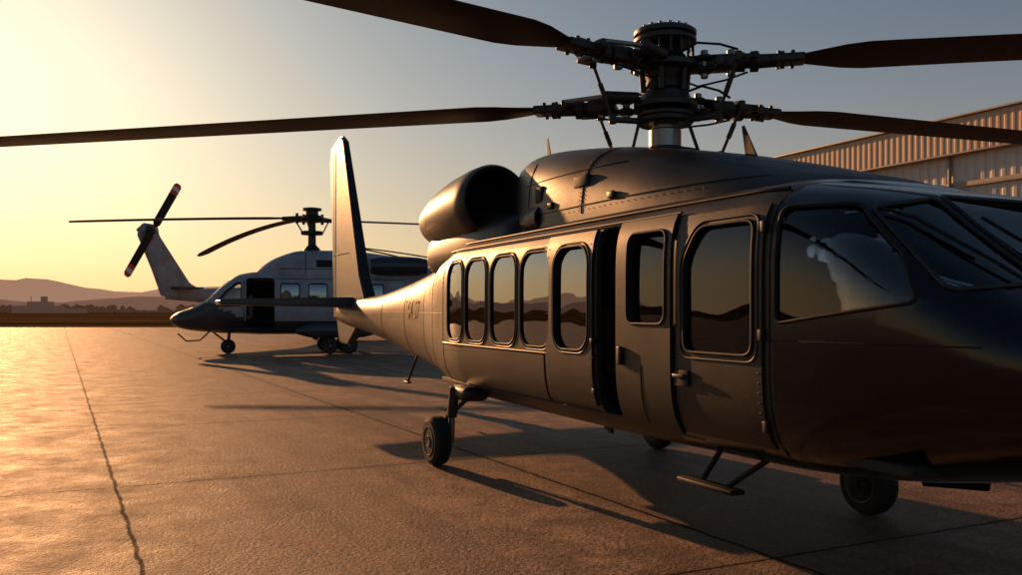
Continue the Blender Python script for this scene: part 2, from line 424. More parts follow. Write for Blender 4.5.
# cowling
C=Body([(-7.0,.18,2.2,2.5,2.3,2.2,2),(-6.2,.38,2.2,2.98,2.3,2.6,2),(-5.2,.50,2.2,3.26,2.3,3.6,2),(-4.75,.66,2.2,3.36,2.3,4.8,2),(-4.1,.86,2.2,3.34,2.3,4.8,2),
 (-3,.95,2.2,3.23,2.3,4.0,2),(-2,.95,2.2,3.05,2.3,3.4,2),(-1.2,.92,2.2,2.86,2.3,3.0,2),(-.6,.85,2.2,2.70,2.3,2.8,2),(-.1,.7,2.2,2.56,2.3,2.6,2),(.2,.4,2.2,2.42,2.3,2.4,2)])
C.loft('engine_cowling',M_body,H,seg=64)
for sg in (-1,1):
    tube('cowling_panel_line',[[C.side(x,2.55+i*.033,0.001,sg) for i in range(20)] for x in (-3.9,-2.7)]+[[C.side(-4.3+i*.1,2.62,0.001,sg) for i in range(38)],[C.side(-4.0+i*.1,2.95,0.001,sg) for i in range(19)]],0.005,M_seal,H)
    rbox('cowling_latch',(.10,.03,.06),C.side(-3.3,2.68,0.01,sg),M_metal,H,0.01)
    rbox('cowling_latch',(.10,.03,.06),C.side(-2.2,2.66,0.01,sg),M_metal,H,0.01)
    rbox('cowling_vent',(.26,.05,.12),C.side(-2.75,2.84,-0.005,sg),M_dark,H,0.02)
    rbox('cowling_vent',(.16,.05,.16),C.side(-3.6,2.82,-0.005,sg),M_dark,H,0.02)
    rv2=[]
    for i in range(36):
        p=C.side(-4.2+i*.09,2.58,.001,sg); rv2.append((p,(0,sg,.4)))
    for i in range(16):
        for x in (-3.95,-3.85,-2.75,-2.65): rv2.append((C.side(x,2.6+i*.035,.001,sg),(0,sg,.5)))
    rivets('cowling_rivets',rv2,.0065,M_body,H)
    revolve('side_scoop',[(0,.02),(.1,.10),(.3,.13),(.5,.13),(.5,.10),(.35,.09),(.3,.01)],C.side(-4.1,2.60,-0.02,sg),(1,0,0),M_body,H,24)
    yc=sg*.78
    revolve('engine_pod',[(0,.03),(.12,.16),(.4,.28),(.9,.37),(1.5,.42),(2.0,.43),(2.22,.42),(2.28,.39),(2.26,.355),(2.15,.335),(1.9,.33),(1.7,.33),(1.68,.08),(1.85,.05),(1.95,.01)],(-7.2,yc,2.80),(1,0,.05),M_body,H,48)
    revolve('engine_intake_face',[(0,.02),(.001,.329),(.01,.329),(.012,.02)],(-5.46,yc,2.885),(1,0,.05),M_dark,H,40)
    for k in range(12):
        a=k*math.pi/6
        rod('intake_vane',(-5.42,yc+.06*math.cos(a),2.89+.06*math.sin(a)),(-5.42,yc+.32*math.cos(a),2.89+.32*math.sin(a)),.012,M_dark,H,seg=8)
    S=Body([(-7.2,.1,2.2,2.5,2.35,2,2),(-6.6,.34,2.1,2.75,2.35,2.4,2),(-5.4,.40,2.1,2.8,2.35,3,2),(-4.3,.3,2.1,2.7,2.35,3,2),(-4.0,.1,2.1,2.5,2.35,2,2)],sg*.66)
    S.loft('pod_saddle_fairing',M_body,H,seg=36)
E=Body([(-1.7,.3,2.3,2.46,2.4,2,2),(-1.2,.98,2.3,2.56,2.4,2.5,2),(-.3,1.0,2.3,2.57,2.4,2.5,2),(.0,.92,2.3,2.53,2.4,2.5,2),(.24,.6,2.32,2.43,2.37,2.2,2)])
E.loft('cockpit_roof_fairing',M_nose,H,seg=48)
# ---- rotor mast and hub
hx,hy=-2.8,0.0
revolve('mast_fairing',[(0,.36),(.05,.33),(.07,.22),(.09,.18)],(hx,hy,3.12),(0,0,1),M_metal,H,40)
revolve('rotor_mast',[(0,.15),(.02,.17),(.04,.17),(.05,.15),(.2,.15),(.22,.12),(.5,.12),(.52,.10),(1.0,.10)],(hx,hy,3.17),(0,0,1),M_steel,H,32)
revolve('swashplate',[(0,.18),(0,.24),(.03,.27),(.05,.27),(.055,.23),(.075,.23),(.08,.26),(.11,.26),(.12,.18)],(hx,hy,3.42),(0,0,1),M_metal,H,40)
revolve('lower_hub_plate',[(0,.12),(0,.24),(.02,.30),(.06,.30),(.08,.25),(.16,.22),(.18,.14)],(hx,hy,3.56),(0,0,1),M_metal,H,12)
revolve('hub_core',[(0,.14),(.04,.19),(.12,.17),(.2,.2),(.28,.17)],(hx,hy,3.72),(0,0,1),M_metal,H,24)
revolve('upper_hub_plate',[(0,.12),(0,.27),(.02,.33),(.06,.33),(.08,.27),(.12,.2),(.14,.14)],(hx,hy,3.92),(0,0,1),M_metal,H,12)
revolve('hub_cap_stem',[(0,.2),(.05,.16),(.12,.15),(.14,.2)],(hx,hy,4.05),(0,0,1),M_metal,H,32)
revolve('hub_cap',[(0,.12),(0,.26),(.02,.29),(.05,.29),(.055,.25),(.08,.25),(.085,.29),(.12,.29),(.14,.26),(.15,.18),(.11,.15),(.11,.02)],(hx,hy,4.17),(0,0,1),M_metal,H,40)
for k in range(16):
    a=2*math.pi*k/16
    rod('cap_bolt',(hx+.22*math.cos(a),hy+.22*math.sin(a),4.30),(hx+.22*math.cos(a),hy+.22*math.sin(a),4.335),.018,M_steel,H,seg=8)
    rod('cap_web',(hx+.26*math.cos(a),hy+.26*math.sin(a),4.05),(hx+.26*math.cos(a),hy+.26*math.sin(a),4.18),.012,M_metal,H,seg=6)
wa=math.degrees(math.atan2(F1[1],F1[0]))
arms=[(217,3.97,.56,.0,6),(-13,3.97,.58,.16,-9),(165.5,3.62,.50,.0,5),(21,3.62,.50,.0,-5)]
for ai,(ang,z,chd,drp,pit) in enumerate(arms):
    la=ang-wa; a=R(la); d=Vector((math.cos(a),math.sin(a),0)); c=Vector((-d.y,d.x,0)); hp=Vector((hx,hy,z)); up=Vector((0,0,1))
    def fr(t,s,u): return hp+d*t+c*s+up*u
    def obox(nm,t,s,u,sz,mat=M_metal,bev=.015,tilt=0):
        rbox(nm,sz,fr(t,s,u),mat,H,bev,(0,tilt,la))
    for u in (-.055,.055):
        obox('arm_plate',.42,0,u,(.42,.17,.03))
        rod('arm_boss',fr(.36,0,u-.03),fr(.36,0,u+.03),.075,M_metal,H)
    rod('flap_hinge_pin',fr(.36,0,-.13),fr(.36,0,.13),.035,M_steel,H)
    rod('lag_hinge_pin',fr(.6,0,-.12),fr(.6,0,.12),.04,M_steel,H)
    rod('flap_hinge',fr(.5,-.14,0),fr(.5,.14,0),.05,M_metal,H)
    obox('spindle_block',.62,0,0,(.2,.2,.13),M_metal,.03)
    revolve('blade_spindle',[(0,.05),(.02,.085),(.1,.09),(.11,.06),(.14,.06),(.15,.095),(.22,.095),(.23,.065),(.4,.06),(.41,.08),(.45,.08)],fr(.62,0,0),d,M_metal,H,24)
    for s_ in (-.07,.07):
        for u in (-.045,.045):
            rod('cuff_bolt',fr(1.02,s_,u-.02 if u<0 else u-.01),fr(1.02,s_,u+.01 if u<0 else u+.02),.018,M_metal,H,seg=8)
            rod('cuff_bolt',fr(1.14,s_,u-.02 if u<0 else u-.01),fr(1.14,s_,u+.01 if u<0 else u+.02),.018,M_metal,H,seg=8)
    obox('blade_cuff',1.10,0,0,(.30,.21,.08),M_metal,.02)
    rod('lag_damper_body',fr(.22,.20,.03),fr(.55,.26,.05),.05,M_metal,H)
    rod('lag_damper_rod',fr(.5,.25,.05),fr(.92,.16,.04),.022,M_steel,H)
    obox('damper_bracket',.92,.12,.02,(.07,.12,.08))
    obox('pitch_horn',.80,-.16,-.02,(.09,.26,.05),M_metal,.015)
    top=fr(.66,-.27,-.02); ba=math.atan2(top.y-hy,top.x-hx)
    obox('pitch_horn_end',.73,-.26,-.02,(.18,.06,.05),M_metal,.015)
    bot=Vector((hx+.52*math.cos(ba),hy+.52*math.sin(ba),3.45 if ai<2 else 3.14))
    rod('pitch_link',bot,top,.015,M_metal,H,seg=10)
    rod('pitch_link_barrel',bot.lerp(top,.35),bot.lerp(top,.65),.024,M_metal,H,seg=12)
    rod('link_end',top-up*.04,top+up*.05,.035,M_metal,H); rod('link_end',bot-up*.04,bot+up*.04,.035,M_metal,H)
    if ai<2: rbox('swash_ear',(.34,.07,.05),(hx+.38*math.cos(ba),hy+.38*math.sin(ba),3.45),M_metal,H,.012,(0,0,math.degrees(ba)))
    tube('hub_hose',[fr(.15,-.1,.1),fr(.3,-.16,.16),fr(.5,-.14,.14),fr(.66,-.08,.1)],0.012,M_seal,H)
    tube('hub_hose',[fr(.12,.1,-.1),fr(.3,.12,-.17),fr(.55,.1,-.13),fr(.75,.05,-.08)],0.010,M_seal,H)
    blade('rotor_blade',(hx,hy,z),la,1.18,8.3,chd,drp,M_blade,H,pitch=pit)
for k in range(6):
    a=k*math.pi/3+.3
    rod('scissor_link',(hx+.16*math.cos(a),hy+.16*math.sin(a),3.5),(hx+.24*math.cos(a+.3),hy+.24*math.sin(a+.3),3.62),.022,M_metal,H,seg=10)
    rod('hub_stud',(hx+.21*math.cos(a),hy+.21*math.sin(a),3.72),(hx+.23*math.cos(a),hy+.23*math.sin(a),3.95),.028,M_metal,H,seg=10)
for k in range(3):
    a=k*math.pi*2/3+.3
    rod('servo_rod',(hx+.44*math.cos(a),hy+.34*math.sin(a),3.05),(hx+.25*math.cos(a),hy+.25*math.sin(a),3.46),.016,M_metal,H,seg=10)
for (x,y,z,h) in ((-5.0,-.05,3.2,.50),(-1.55,.0,2.93,.28)):
    mesh_obj('blade_antenna',[(x-.08,y-.01,z),(x+.05,y-.01,z),(x+.05,y+.01,z),(x-.08,y+.01,z),(x-.14,y-.004,z+h),(x-.11,y-.004,z+h),(x-.11,y+.004,z+h),(x-.14,y+.004,z+h)],
      [(0,1,2,3),(4,5,6,7),(0,1,5,4),(1,2,6,5),(2,3,7,6),(3,0,4,7)],M_seal,H,False)
def plate(name,poly,th,plane,pos,mat,parent,tipth=0.35):
    zs=[p[1] for p in poly]; z0,z1=min(zs),max(zs); bm=bmesh.new(); n=len(poly); A=[];Bv=[]
    for u,v in poly:
        t=th*(1-(1-tipth)*abs((v-z0)/(z1-z0)))/2
        if plane=='XZ': a=(u,pos-t,v); b=(u,pos+t,v)
        else: 
            t=th*(1-(1-tipth)*abs(v)/max(abs(z0),abs(z1)))/2; a=(u,v,pos-t); b=(u,v,pos+t)
        A.append(bm.verts.new(a)); Bv.append(bm.verts.new(b))
    bm.faces.new(A); bm.faces.new(Bv[::-1])
    for i in range(n): bm.faces.new((A[i],Bv[i],Bv[(i+1)%n],A[(i+1)%n]))
    bmesh.ops.recalc_face_normals(bm,faces=bm.faces)
    bmesh.ops.bevel(bm,geom=bm.edges[:],offset=th*.14,segments=3,affect='EDGES')
    me=bpy.data.meshes.new(name); bm.to_mesh(me); bm.free(); me.materials.append(mat); finish(me,40)
    return link(bpy.data.objects.new(name,me),parent)
plate('tail_fin',[(-12.7,1.75),(-13.3,2.4),(-14.8,5.35),(-15.1,5.5),(-15.9,5.35),(-16.0,5.0),(-15.5,2.3),(-15.4,1.5)],.26,'XZ',0,M_body,H,.5)
plate('tail_lower_fin',[(-13.4,1.5),(-15.4,1.5),(-15.1,1.0),(-14.4,.98)],.16,'XZ',0,M_body,H,.8)
plate('horizontal_stabiliser',[(-13.7,0),(-14.0,-2.6),(-14.1,-2.7),(-14.8,-2.7),(-14.9,-2.6),(-15.1,0),(-14.9,2.6),(-14.8,2.7),(-14.1,2.7),(-14.0,2.6)],.22,'XY',1.86,M_grey2,H,.5)
tube('fin_line',[[(-15.3,-.135,1.9),(-15.55,-.085,5.2)],[(-14.2,-.12,2.9),(-15.6,-.11,2.9)]],.006,M_seal,H)
rod('tail_skid',(-9.2,-.25,1.05),(-9.6,-.3,.55),.02,M_metal,H); rbox('tail_skid_pad',(.22,.06,.03),(-9.62,-.3,.54),M_metal,H,.01)
def stencil(txt,x,z,size,body,parent,sg=-1):
    cu=bpy.data.curves.new('marking','FONT'); cu.body=txt; cu.size=size; cu.extrude=0.001; cu.materials.append(M_stencil)
    o=link(bpy.data.objects.new('tail_marking',cu),parent)
    y0=body.side(x,z)[1]; y1=body.side(x+.9,z)[1]
    o.location=(x,y0-.014,z-size*.35); o.rotation_euler=(R(90),0,math.atan2(y1-y0,.9))
stencil('SA 27',-9.1,1.72,.38,B,H)
def gear(x,y,r,w):
    wheel('main_wheel',(x,y,r),r,w,H)
    sy=1 if y>0 else -1; iy=y-sy*(w/2+.07)
    rod('axle',(x,y,r),(x,iy,r),.035,M_steel,H)
    rod('oleo_piston',(x,iy,r-.04),(x+.02,iy,r+.35),.035,M_steel,H)
    rod('oleo_strut',(x+.02,iy,r+.25),(x+.10,iy+sy*.0,.86),.055,M_metal,H)
    rod('drag_brace',(x+.02,iy,r+.3),(x+.35,iy-sy*.12,.80),.025,M_metal,H)
    rod('torque_link',(x-.04,iy,r+.05),(x-.16,iy,r+.2),.02,M_metal,H); rod('torque_link',(x-.16,iy,r+.2),(x-.05,iy,r+.34),.02,M_metal,H)
    rbox('strut_fairing',(.5,.30,.16),(x+.2,sy*1.14,.80),M_body,H,.07)
    tube('brake_hose',[(x-.05,iy,r+.02),(x-.12,iy-sy*.05,r+.2),(x-.02,iy-sy*.06,r+.42),(x+.06,iy-sy*.02,.8)],.009,M_seal,H)
gear(-5.07,-1.44,.27,.2); gear(-5.07,1.44,.27,.2)
wheel('nose_wheel',(-1.33,1.02,.26),.26,.2,H)
rod('nose_gear_strut',(-1.33,.86,.2),(-1.30,.8,.8),.05,M_metal,H); rod('nose_gear_brace',(-1.33,.84,.4),(-.7,.8,.8),.03,M_metal,H)
mesh_obj('gear_door',[(-.9,.95,.72),(-.1,.95,.74),(-.2,.98,.40),(-.75,.98,.34),(-.9,.98,.72),(-.1,.98,.74),(-.2,1.01,.40),(-.75,1.01,.34)],[(0,1,2,3),(4,5,6,7),(0,1,5,4),(1,2,6,5),(2,3,7,6),(3,0,4,7)],M_nose,H,False)
rod('step_strut',(-.42,-.80,.72),(-.70,-.92,.50),.02,M_seal,H); rod('step_strut',(-.92,-.80,.72),(-.98,-.92,.50),.02,M_seal,H)
rbox('boarding_step',(.62,.12,.035),(-.86,-.95,.485),M_seal,H,.012)
rbox('belly_antenna',(.16,.02,.16),(-3.3,-.3,.6),M_seal,H,.006,(0,15,0))
rbox('nose_sensor',(.2,.12,.05),(1.6,-.3,1.73),M_nose,H,.02)
rod('pitot_tube',(1.9,-.5,1.63),(2.3,-.55,1.67),.015,M_steel,H)

# ================================================================ BACKGROUND HELICOPTERS
def heli2(loc,fwd,blades,upper,lower,tail_rot_side=-1):
    P=root('helicopter',loc,fwd)
    K=Body([(-11,.14,2.2,2.65,2.42,2,2),(-9,.26,2.05,2.75,2.4,2,2),(-6,.48,1.7,2.9,2.3,2.3,2.3),(-4,.85,1.2,3.08,2.0,3,2.8),(-2.5,1.1,.85,3.17,1.95,3.6,3),
      (0,1.2,.75,3.2,1.9,4,3.2),(2.5,1.2,.75,3.2,1.9,4,3.2),(3.3,1.15,.78,3.1,1.9,3.8,3),(4,1.05,.8,2.68,1.8,3.4,2.8),(4.6,.9,.85,2.1,1.6,3,2.6),
      (5.2,.66,.92,1.78,1.4,2.5,2.4),(5.7,.36,1.05,1.58,1.33,2.2,2.2),(5.93,.04,1.28,1.36,1.32,2,2)])
    wp=[rrect(1.15,1.85,2.1,2.72,.1),rrect(.1,.8,2.1,2.72,.1),rrect(-1.0,-.3,2.1,2.72,.1),rrect(-2.1,-1.4,2.1,2.72,.1)]
    ck=rpoly([(3.3,1.85),(4.3,1.85),(3.85,2.42),(3.45,2.75),(3.3,2.75)],.08)
    fr=[(rpoly([(-.80,2.0),(-.06,2.0),(-.06,2.9),(-.72,2.82)],.08),3.37,5.2,'X'),(rpoly([(.06,2.0),(.80,2.0),(.72,2.82),(.06,2.9)],.08),3.37,5.2,'X')]
    dr=rrect(2.1,3.1,1.0,2.9,.1)
    f=shell(K,[upper,lower,M_int],[[(p,-2,2,'Y') for p in wp],[(ck,-2,2,'Y'),(dr,0,2,'Y')],fr],P,.15,56,.05,.4)
    for p in f.data.polygons:
        c=p.center
        if K.rr(c.x,c.y,c.z)<.982 and -5<c.x<4.8: p.material_index=2
        elif c.x>-6 and (c.z<1.25+max(0,(c.x-3.0))*.5 or c.x>4.6): p.material_index=1
    glazing(K,'side_glass',M_glass,[(p,-2,2,'Y') for p in wp],P,.15,56,.02)
    glazing(K,'cockpit_side_glass',M_cglass,[(ck,-2,2,'Y')],P,.15,56,.02)
    glazing(K,'windshield',M_cglass,fr,P,.15,56,.02)
    for sg in (-1,1):
        tube('window_seal',[K.outline(p,0.004,sg) for p in wp+[ck]],.02,M_seal,P,True)
        tube('door_frame',[K.outline(dr,0.006,sg)],.025,M_seal,P,True)
        tube('panel_line',[[K.side(-3+.1*i,1.25,0.002,sg) for i in range(70)],[K.side(-3,.95+.1*i,0.002,sg) for i in range(20)],[K.side(3.2,.95+.1*i,0.002,sg) for i in range(20)],[K.side(-6+.1*i,2.9,0.002,sg) for i in range(30,85)]],.012,M_seal,P)
    rbox('cabin_floor',(6.5,2.0,.08),(.5,0,.98),M_int,P,.01)
    rbox('rear_bulkhead',(.06,1.9,1.9),(-.2,0,1.95),M_int,P,.01)
    rbox('cabin_partition',(.06,1.9,1.9),(2.0,0,1.95),M_int,P,.01)
    for y in (-.5,.5):
        rbox('seat_back',(.14,.46,.85),(2.95,y,1.85),M_seat,P,.05); rbox('seat_cushion',(.5,.46,.14),(3.2,y,1.4),M_seat,P,.05)
        rbox('troop_seat',(.4,.8,.9),(1.3,y,1.45),M_seat,P,.05)
    rbox('instrument_panel',(.3,1.4,.7),(4.3,0,1.6),M_int,P,.05)
    Q=Body([(-4.8,.3,2.8,3.1,2.95,2,2),(-4,.7,2.8,3.5,2.95,2.4,2),(-2.5,.95,2.8,3.9,2.95,3,2),(-.5,1.0,2.8,4.08,2.95,3.2,2),(1.0,1.0,2.8,4.05,2.95,3,2),(2.0,.9,2.8,3.75,2.95,2.6,2),(2.6,.6,2.8,3.35,2.95,2.3,2),(2.9,.2,2.9,3.1,2.98,2,2)])
    Q.loft('engine_cowling',upper,P,dx=.15,seg=44)
    for sg in (-1,1):
        revolve('engine_exhaust',[(0,.2),(.05,.3),(.4,.36),(1.2,.4),(2.0,.38),(2.3,.3),(2.3,.24),(2.0,.22),(1.95,.02)],(-3.9,sg*.95,3.45),(1,0,0),M_grey2,P,28)
        tube('cowling_line',[[Q.side(-2+.1*i,3.3,.003,sg) for i in range(40)],[Q.side(.9,3.1+.05*i,.003,sg) for i in range(18)]],.012,M_seal,P)
        rbox('cowling_grille',(.6,.06,.3),Q.side(.2,3.5,-.01,sg),M_dark,P,.02)
        wheel('main_wheel',(0,sg*1.2,.32),.32,.24,P); wheel('main_wheel_rear',(-.75,sg*1.2,.32),.32,.24,P)
        rod('gear_leg',(0,sg*1.05,.32),(-.35,sg*.95,1.0),.07,M_metal,P); rod('gear_leg',(-.75,sg*1.05,.32),(-.35,sg*.95,1.0),.07,M_metal,P)
        S=Body([(-1.8,.1,.75,.95,.85,2,2),(-1.2,.26,.62,1.2,.9,2.4,2.4),(.6,.28,.62,1.22,.9,2.4,2.4),(1.3,.1,.78,1.0,.88,2,2)],sg*1.12)
        S.loft('sponson',lower,P,dx=.15,seg=28)
    wheel('nose_wheel',(3.8,0,.28),.28,.3,P)
    rod('nose_strut',(3.8,.0,.3),(3.75,0,.95),.06,M_metal,P); rod('nose_brace',(3.8,0,.4),(4.5,0,.95),.035,M_metal,P)
    tube('nose_probe',[(4.4,.5,.95),(4.8,.6,.55),(5.3,.6,.52),(5.6,.5,.8)],.03,M_metal,P)
    hz=5.35
    revolve('mast',[(0,.4),(.15,.3),(.3,.16),(1.5,.14)],(.6,0,4.0),(0,0,1),M_metal,P,24)
    revolve('swashplate',[(0,.2),(0,.42),(.08,.45),(.14,.42),(.16,.2)],(.6,0,4.7),(0,0,1),M_metal,P,24)
    revolve('hub',[(0,.2),(.02,.5),(.15,.55),(.25,.42),(.3,.25),(.45,.25),(.47,.38),(.56,.38),(.6,.1)],(.6,0,hz-.15),(0,0,1),M_metal,P,14)
    w0=math.degrees(math.atan2(fwd[1],fwd[0]))
    for ang,L,dr_ in blades:
        la=ang-w0; d=Vector((math.cos(R(la)),math.sin(R(la)),0)); h=Vector((.6,0,hz))
        rod('blade_grip',h+d*.3,h+d*1.2,.13,M_metal,P,.08); c=Vector((-d.y,d.x,0))
        rod('damper',h+d*.3+c*.3,h+d*1.0+c*.15,.06,M_metal,P); rod('pitch_link',h+d*.75-c*.25,Vector((.6,0,4.78))+d*.4-c*.2,.03,M_metal,P)
        rod('hub_pin',h+d*.6-Vector((0,0,.2)),h+d*.6+Vector((0,0,.22)),.06,M_metal,P)
        blade('rotor_blade',(.6,0,hz),la,1.1,L,.5,dr_,M_blade,P,pitch=5,th=.09)
    plate('tail_pylon',[(-8.7,2.45),(-9.8,3.0),(-11.4,5.2),(-11.5,5.7),(-12.2,5.75),(-12.45,5.2),(-11.7,3.6),(-11.2,2.35)],.34,'XZ',0,upper,P,.7)
    plate('tail_stabiliser',[(-9.6,0),(-9.9,-1.4),(-10.6,-1.4),(-10.9,0),(-10.6,1.4),(-9.9,1.4)],.12,'XY',2.75,lower,P,.6)
    s=tail_rot_side
    revolve('tail_gearbox',[(0,.2),(.1,.26),(.3,.2),(.42,.1)],(-11.95,s*.08,5.4),(0,s,0),M_metal,P,20)
    revolve('gearbox_fairing',[(0,.05),(.2,.22),(.7,.26),(1.0,.15),(1.1,.03)],(-12.5,0,5.42),(1,0,0),upper,P,24)
    for k in (0,1):
        o=blade('tail_rotor_blade',(0,0,0),0,.15,2.6,.40,0,M_blade,P,pitch=10,tip=(M_red,M_white),th=.04)
        a=R(59+180*k)
        o.matrix_local=Matrix.Translation((-11.95,s*.45,5.45))@Matrix.Rotation(-a,4,'Y')@Matrix.Rotation(R(80),4,'X')
    return P
heli2((-7.38,36.15,0),(-.96,-.28),[(181,9.6,.15),(136,9.4,1.1),(60,9.4,-.5)],M_grey,M_grey2)
heli2((-9.8,51.6,0),(.6,.8),[(75,9,.2),(62,9,.2),(90,9,.2)],M_grey,M_grey2)

# ================================================================ SETTING
m,nt,out=newmat('concrete_apron')
tc=nd(nt,'ShaderNodeTexCoord'); sp=nd(nt,'ShaderNodeSeparateXYZ',i0=tc.outputs['Object'])
x,y=sp.outputs[0],sp.outputs[1]
nw=nd(nt,'ShaderNodeTexNoise',Vector=tc.outputs['Object'],Scale=3.0,Detail=4.0)
wob=math_(nt,'MULTIPLY_ADD',nw.outputs[0],0.06,-0.03)
u=math_(nt,'ADD',math_(nt,'ADD',math_(nt,'MULTIPLY',x,.893),math_(nt,'MULTIPLY',y,.449)),-.49)
v=math_(nt,'ADD',math_(nt,'MULTIPLY',x,-.449),math_(nt,'MULTIPLY',y,.893))
def joint(c,s):
    q=math_(nt,'DIVIDE',math_(nt,'ADD',c,wob),s)
    fr=math_(nt,'FRACT',math_(nt,'ADD',q,0.5))
    return math_(nt,'MULTIPLY',math_(nt,'ABSOLUTE',math_(nt,'SUBTRACT',fr,0.5)),s), math_(nt,'FLOOR',q)
ju,cu_=joint(u,3.9); jv,cv_=joint(v,4.7)
jd=math_(nt,'MINIMUM',ju,math_(nt,'MULTIPLY',jv,1.5))
nbig=nd(nt,'ShaderNodeTexNoise',Vector=tc.outputs['Object'],Scale=0.22,Detail=4.0,Roughness=.6)
nmid=nd(nt,'ShaderNodeTexNoise',Vector=tc.outputs['Object'],Scale=1.7,Detail=7.0,Roughness=.74)
nfin=nd(nt,'ShaderNodeTexNoise',Vector=tc.outputs['Object'],Scale=30.0,Detail=3.0,Roughness=.75)
comb=nd(nt,'ShaderNodeCombineXYZ',i0=cu_,i1=cv_)
wn=nd(nt,'ShaderNodeTexWhiteNoise',Vector=comb.outputs[0])
cs=nd(nt,'ShaderNodeCombineXYZ',i0=math_(nt,'MULTIPLY',u,1.6),i1=math_(nt,'MULTIPLY',v,.18))
nst=nd(nt,'ShaderNodeTexNoise',Vector=cs.outputs[0],Scale=1.0,Detail=5.0,Roughness=.65)
base=mixc(nt,ramp(nt,nbig.outputs[0],[(.3,0.),(.7,1.)]),(.36,.235,.155),(.62,.42,.28))
base=mixc(nt,ramp(nt,nmid.outputs[0],[(.42,0.9),(.56,0.)]),base,(.17,.105,.068))
base=mixc(nt,ramp(nt,nst.outputs[0],[(.46,0.),(.62,.8)]),base,(.13,.082,.055))
base=mixc(nt,math_(nt,'MULTIPLY',wn.outputs[0],.4),base,(.18,.12,.085))
base=mixc(nt,ramp(nt,nfin.outputs[0],[(.40,.8),(.55,0.)]),base,(.07,.045,.033))
st=ramp(nt,jd,[(0.0,.8),(.22,0.)]); st=mixc(nt,1.0,st,nmid.outputs[0],'MULTIPLY')
base=mixc(nt,st,base,(.06,.045,.035))
vor=nd(nt,'ShaderNodeTexVoronoi',{'feature':'DISTANCE_TO_EDGE'},Scale=.16)
wv=nd(nt,'ShaderNodeVectorMath',{'operation':'MULTIPLY_ADD'},i0=nmid.outputs[1],i1=(1.2,1.2,0),i2=tc.outputs['Object'])
nt.links.new(wv.outputs[0],vor.inputs['Vector'])
crack=ramp(nt,vor.outputs[0],[(0.0,.8),(.0025,0.)])
base=mixc(nt,crack,base,(.05,.035,.03))
ju2=ramp(nt,ju,[(.012,1.),(.026,0.)]); jv2=ramp(nt,jv,[(.008,1.),(.018,0.)])
jm=math_(nt,'MAXIMUM',ju2,jv2)
base=mixc(nt,jm,base,(.012,.010,.008))
rg=math_(nt,'MULTIPLY_ADD',nmid.outputs[0],.7,.32)
hgt=math_(nt,'ADD',math_(nt,'MULTIPLY',nfin.outputs[0],1.2),math_(nt,'MULTIPLY',nmid.outputs[0],2.0))
bp=nd(nt,'ShaderNodeBump',Height=hgt,Strength=1.0,Distance=.018)
p=nd(nt,'ShaderNodeBsdfPrincipled',Base_Color=base,Roughness=rg,Normal=bp.outputs[0])
sp_=math_(nt,'MULTIPLY_ADD',jm,-.24,.25)
nt.links.new(sp_,p.inputs['Specular IOR Level'])
nt.links.new(p.outputs[0],out.inputs[0]); M_conc=m
mesh_obj('concrete_apron',[(-160,-60,0),(160,-60,0),(160,88,0),(-160,88,0)],[(0,1,2,3)],M_conc,None,False)
m,nt,out=newmat('dry_grass')
tc=nd(nt,'ShaderNodeTexCoord'); n=nd(nt,'ShaderNodeTexNoise',Vector=tc.outputs['Object'],Scale=.05,Detail=6.0,Roughness=.7)
mp=nd(nt,'ShaderNodeMapping',Vector=tc.outputs['Object']); mp.inputs['Scale'].default_value=(.006,.06,1)
n2=nd(nt,'ShaderNodeTexNoise',Vector=mp.outputs[0],Scale=1.,Detail=5.0)
c=mixc(nt,ramp(nt,n.outputs[0],[(.35,0.),(.65,1.)]),(.10,.055,.02),(.22,.12,.038)); c=mixc(nt,ramp(nt,n2.outputs[0],[(.42,0.),(.52,.85)]),c,(.045,.032,.013))
p=nd(nt,'ShaderNodeBsdfPrincipled',Base_Color=c,Roughness=.95); p.inputs['Specular IOR Level'].default_value=0.0
nt.links.new(p.outputs[0],out.inputs[0]); M_grass=m
mesh_obj('grass_field',[(-6000,-6000,-.02),(6000,-6000,-.02),(6000,9000,-.02),(-6000,9000,-.02)],[(0,1,2,3)],M_grass,None,False)
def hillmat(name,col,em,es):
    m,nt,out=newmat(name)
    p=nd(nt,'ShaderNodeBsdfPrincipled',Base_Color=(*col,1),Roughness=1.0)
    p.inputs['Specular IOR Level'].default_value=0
    p.inputs['Emission Color'].default_value=(*em,1); p.inputs['Emission Strength'].default_value=es  # emission paints distance haze (air light) into the material
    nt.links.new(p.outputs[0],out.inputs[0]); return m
def hills(name,y0,depth,hmax,mat,seed,amp):
    nx=260;ny=10;vs=[];fs=[]
    for j in range(ny+1):
        for i in range(nx+1):
            X=-y0*1.6+i*(y0*3.4)/nx; t=j/ny; env=math.sin(math.pi*t)
            f=noise.fractal(Vector((X/(y0*.22)+seed,t*1.5,seed)),0.9,2.0,6)
            a=0.62+.5*f; left=max(.25,min(1,1.0-(X/y0+.62)*.9))
            vs.append((X,y0+depth*t,-1+max(0,a)*hmax*env*left*amp))
    for j in range(ny):
        for i in range(nx): fs.append((j*(nx+1)+i,j*(nx+1)+i+1,(j+1)*(nx+1)+i+1,(j+1)*(nx+1)+i))
    mesh_obj(name,vs,fs,mat,None)
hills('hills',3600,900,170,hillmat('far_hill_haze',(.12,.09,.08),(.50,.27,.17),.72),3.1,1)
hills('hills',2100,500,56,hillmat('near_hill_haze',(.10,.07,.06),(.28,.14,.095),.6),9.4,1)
vs=[];fs=[]
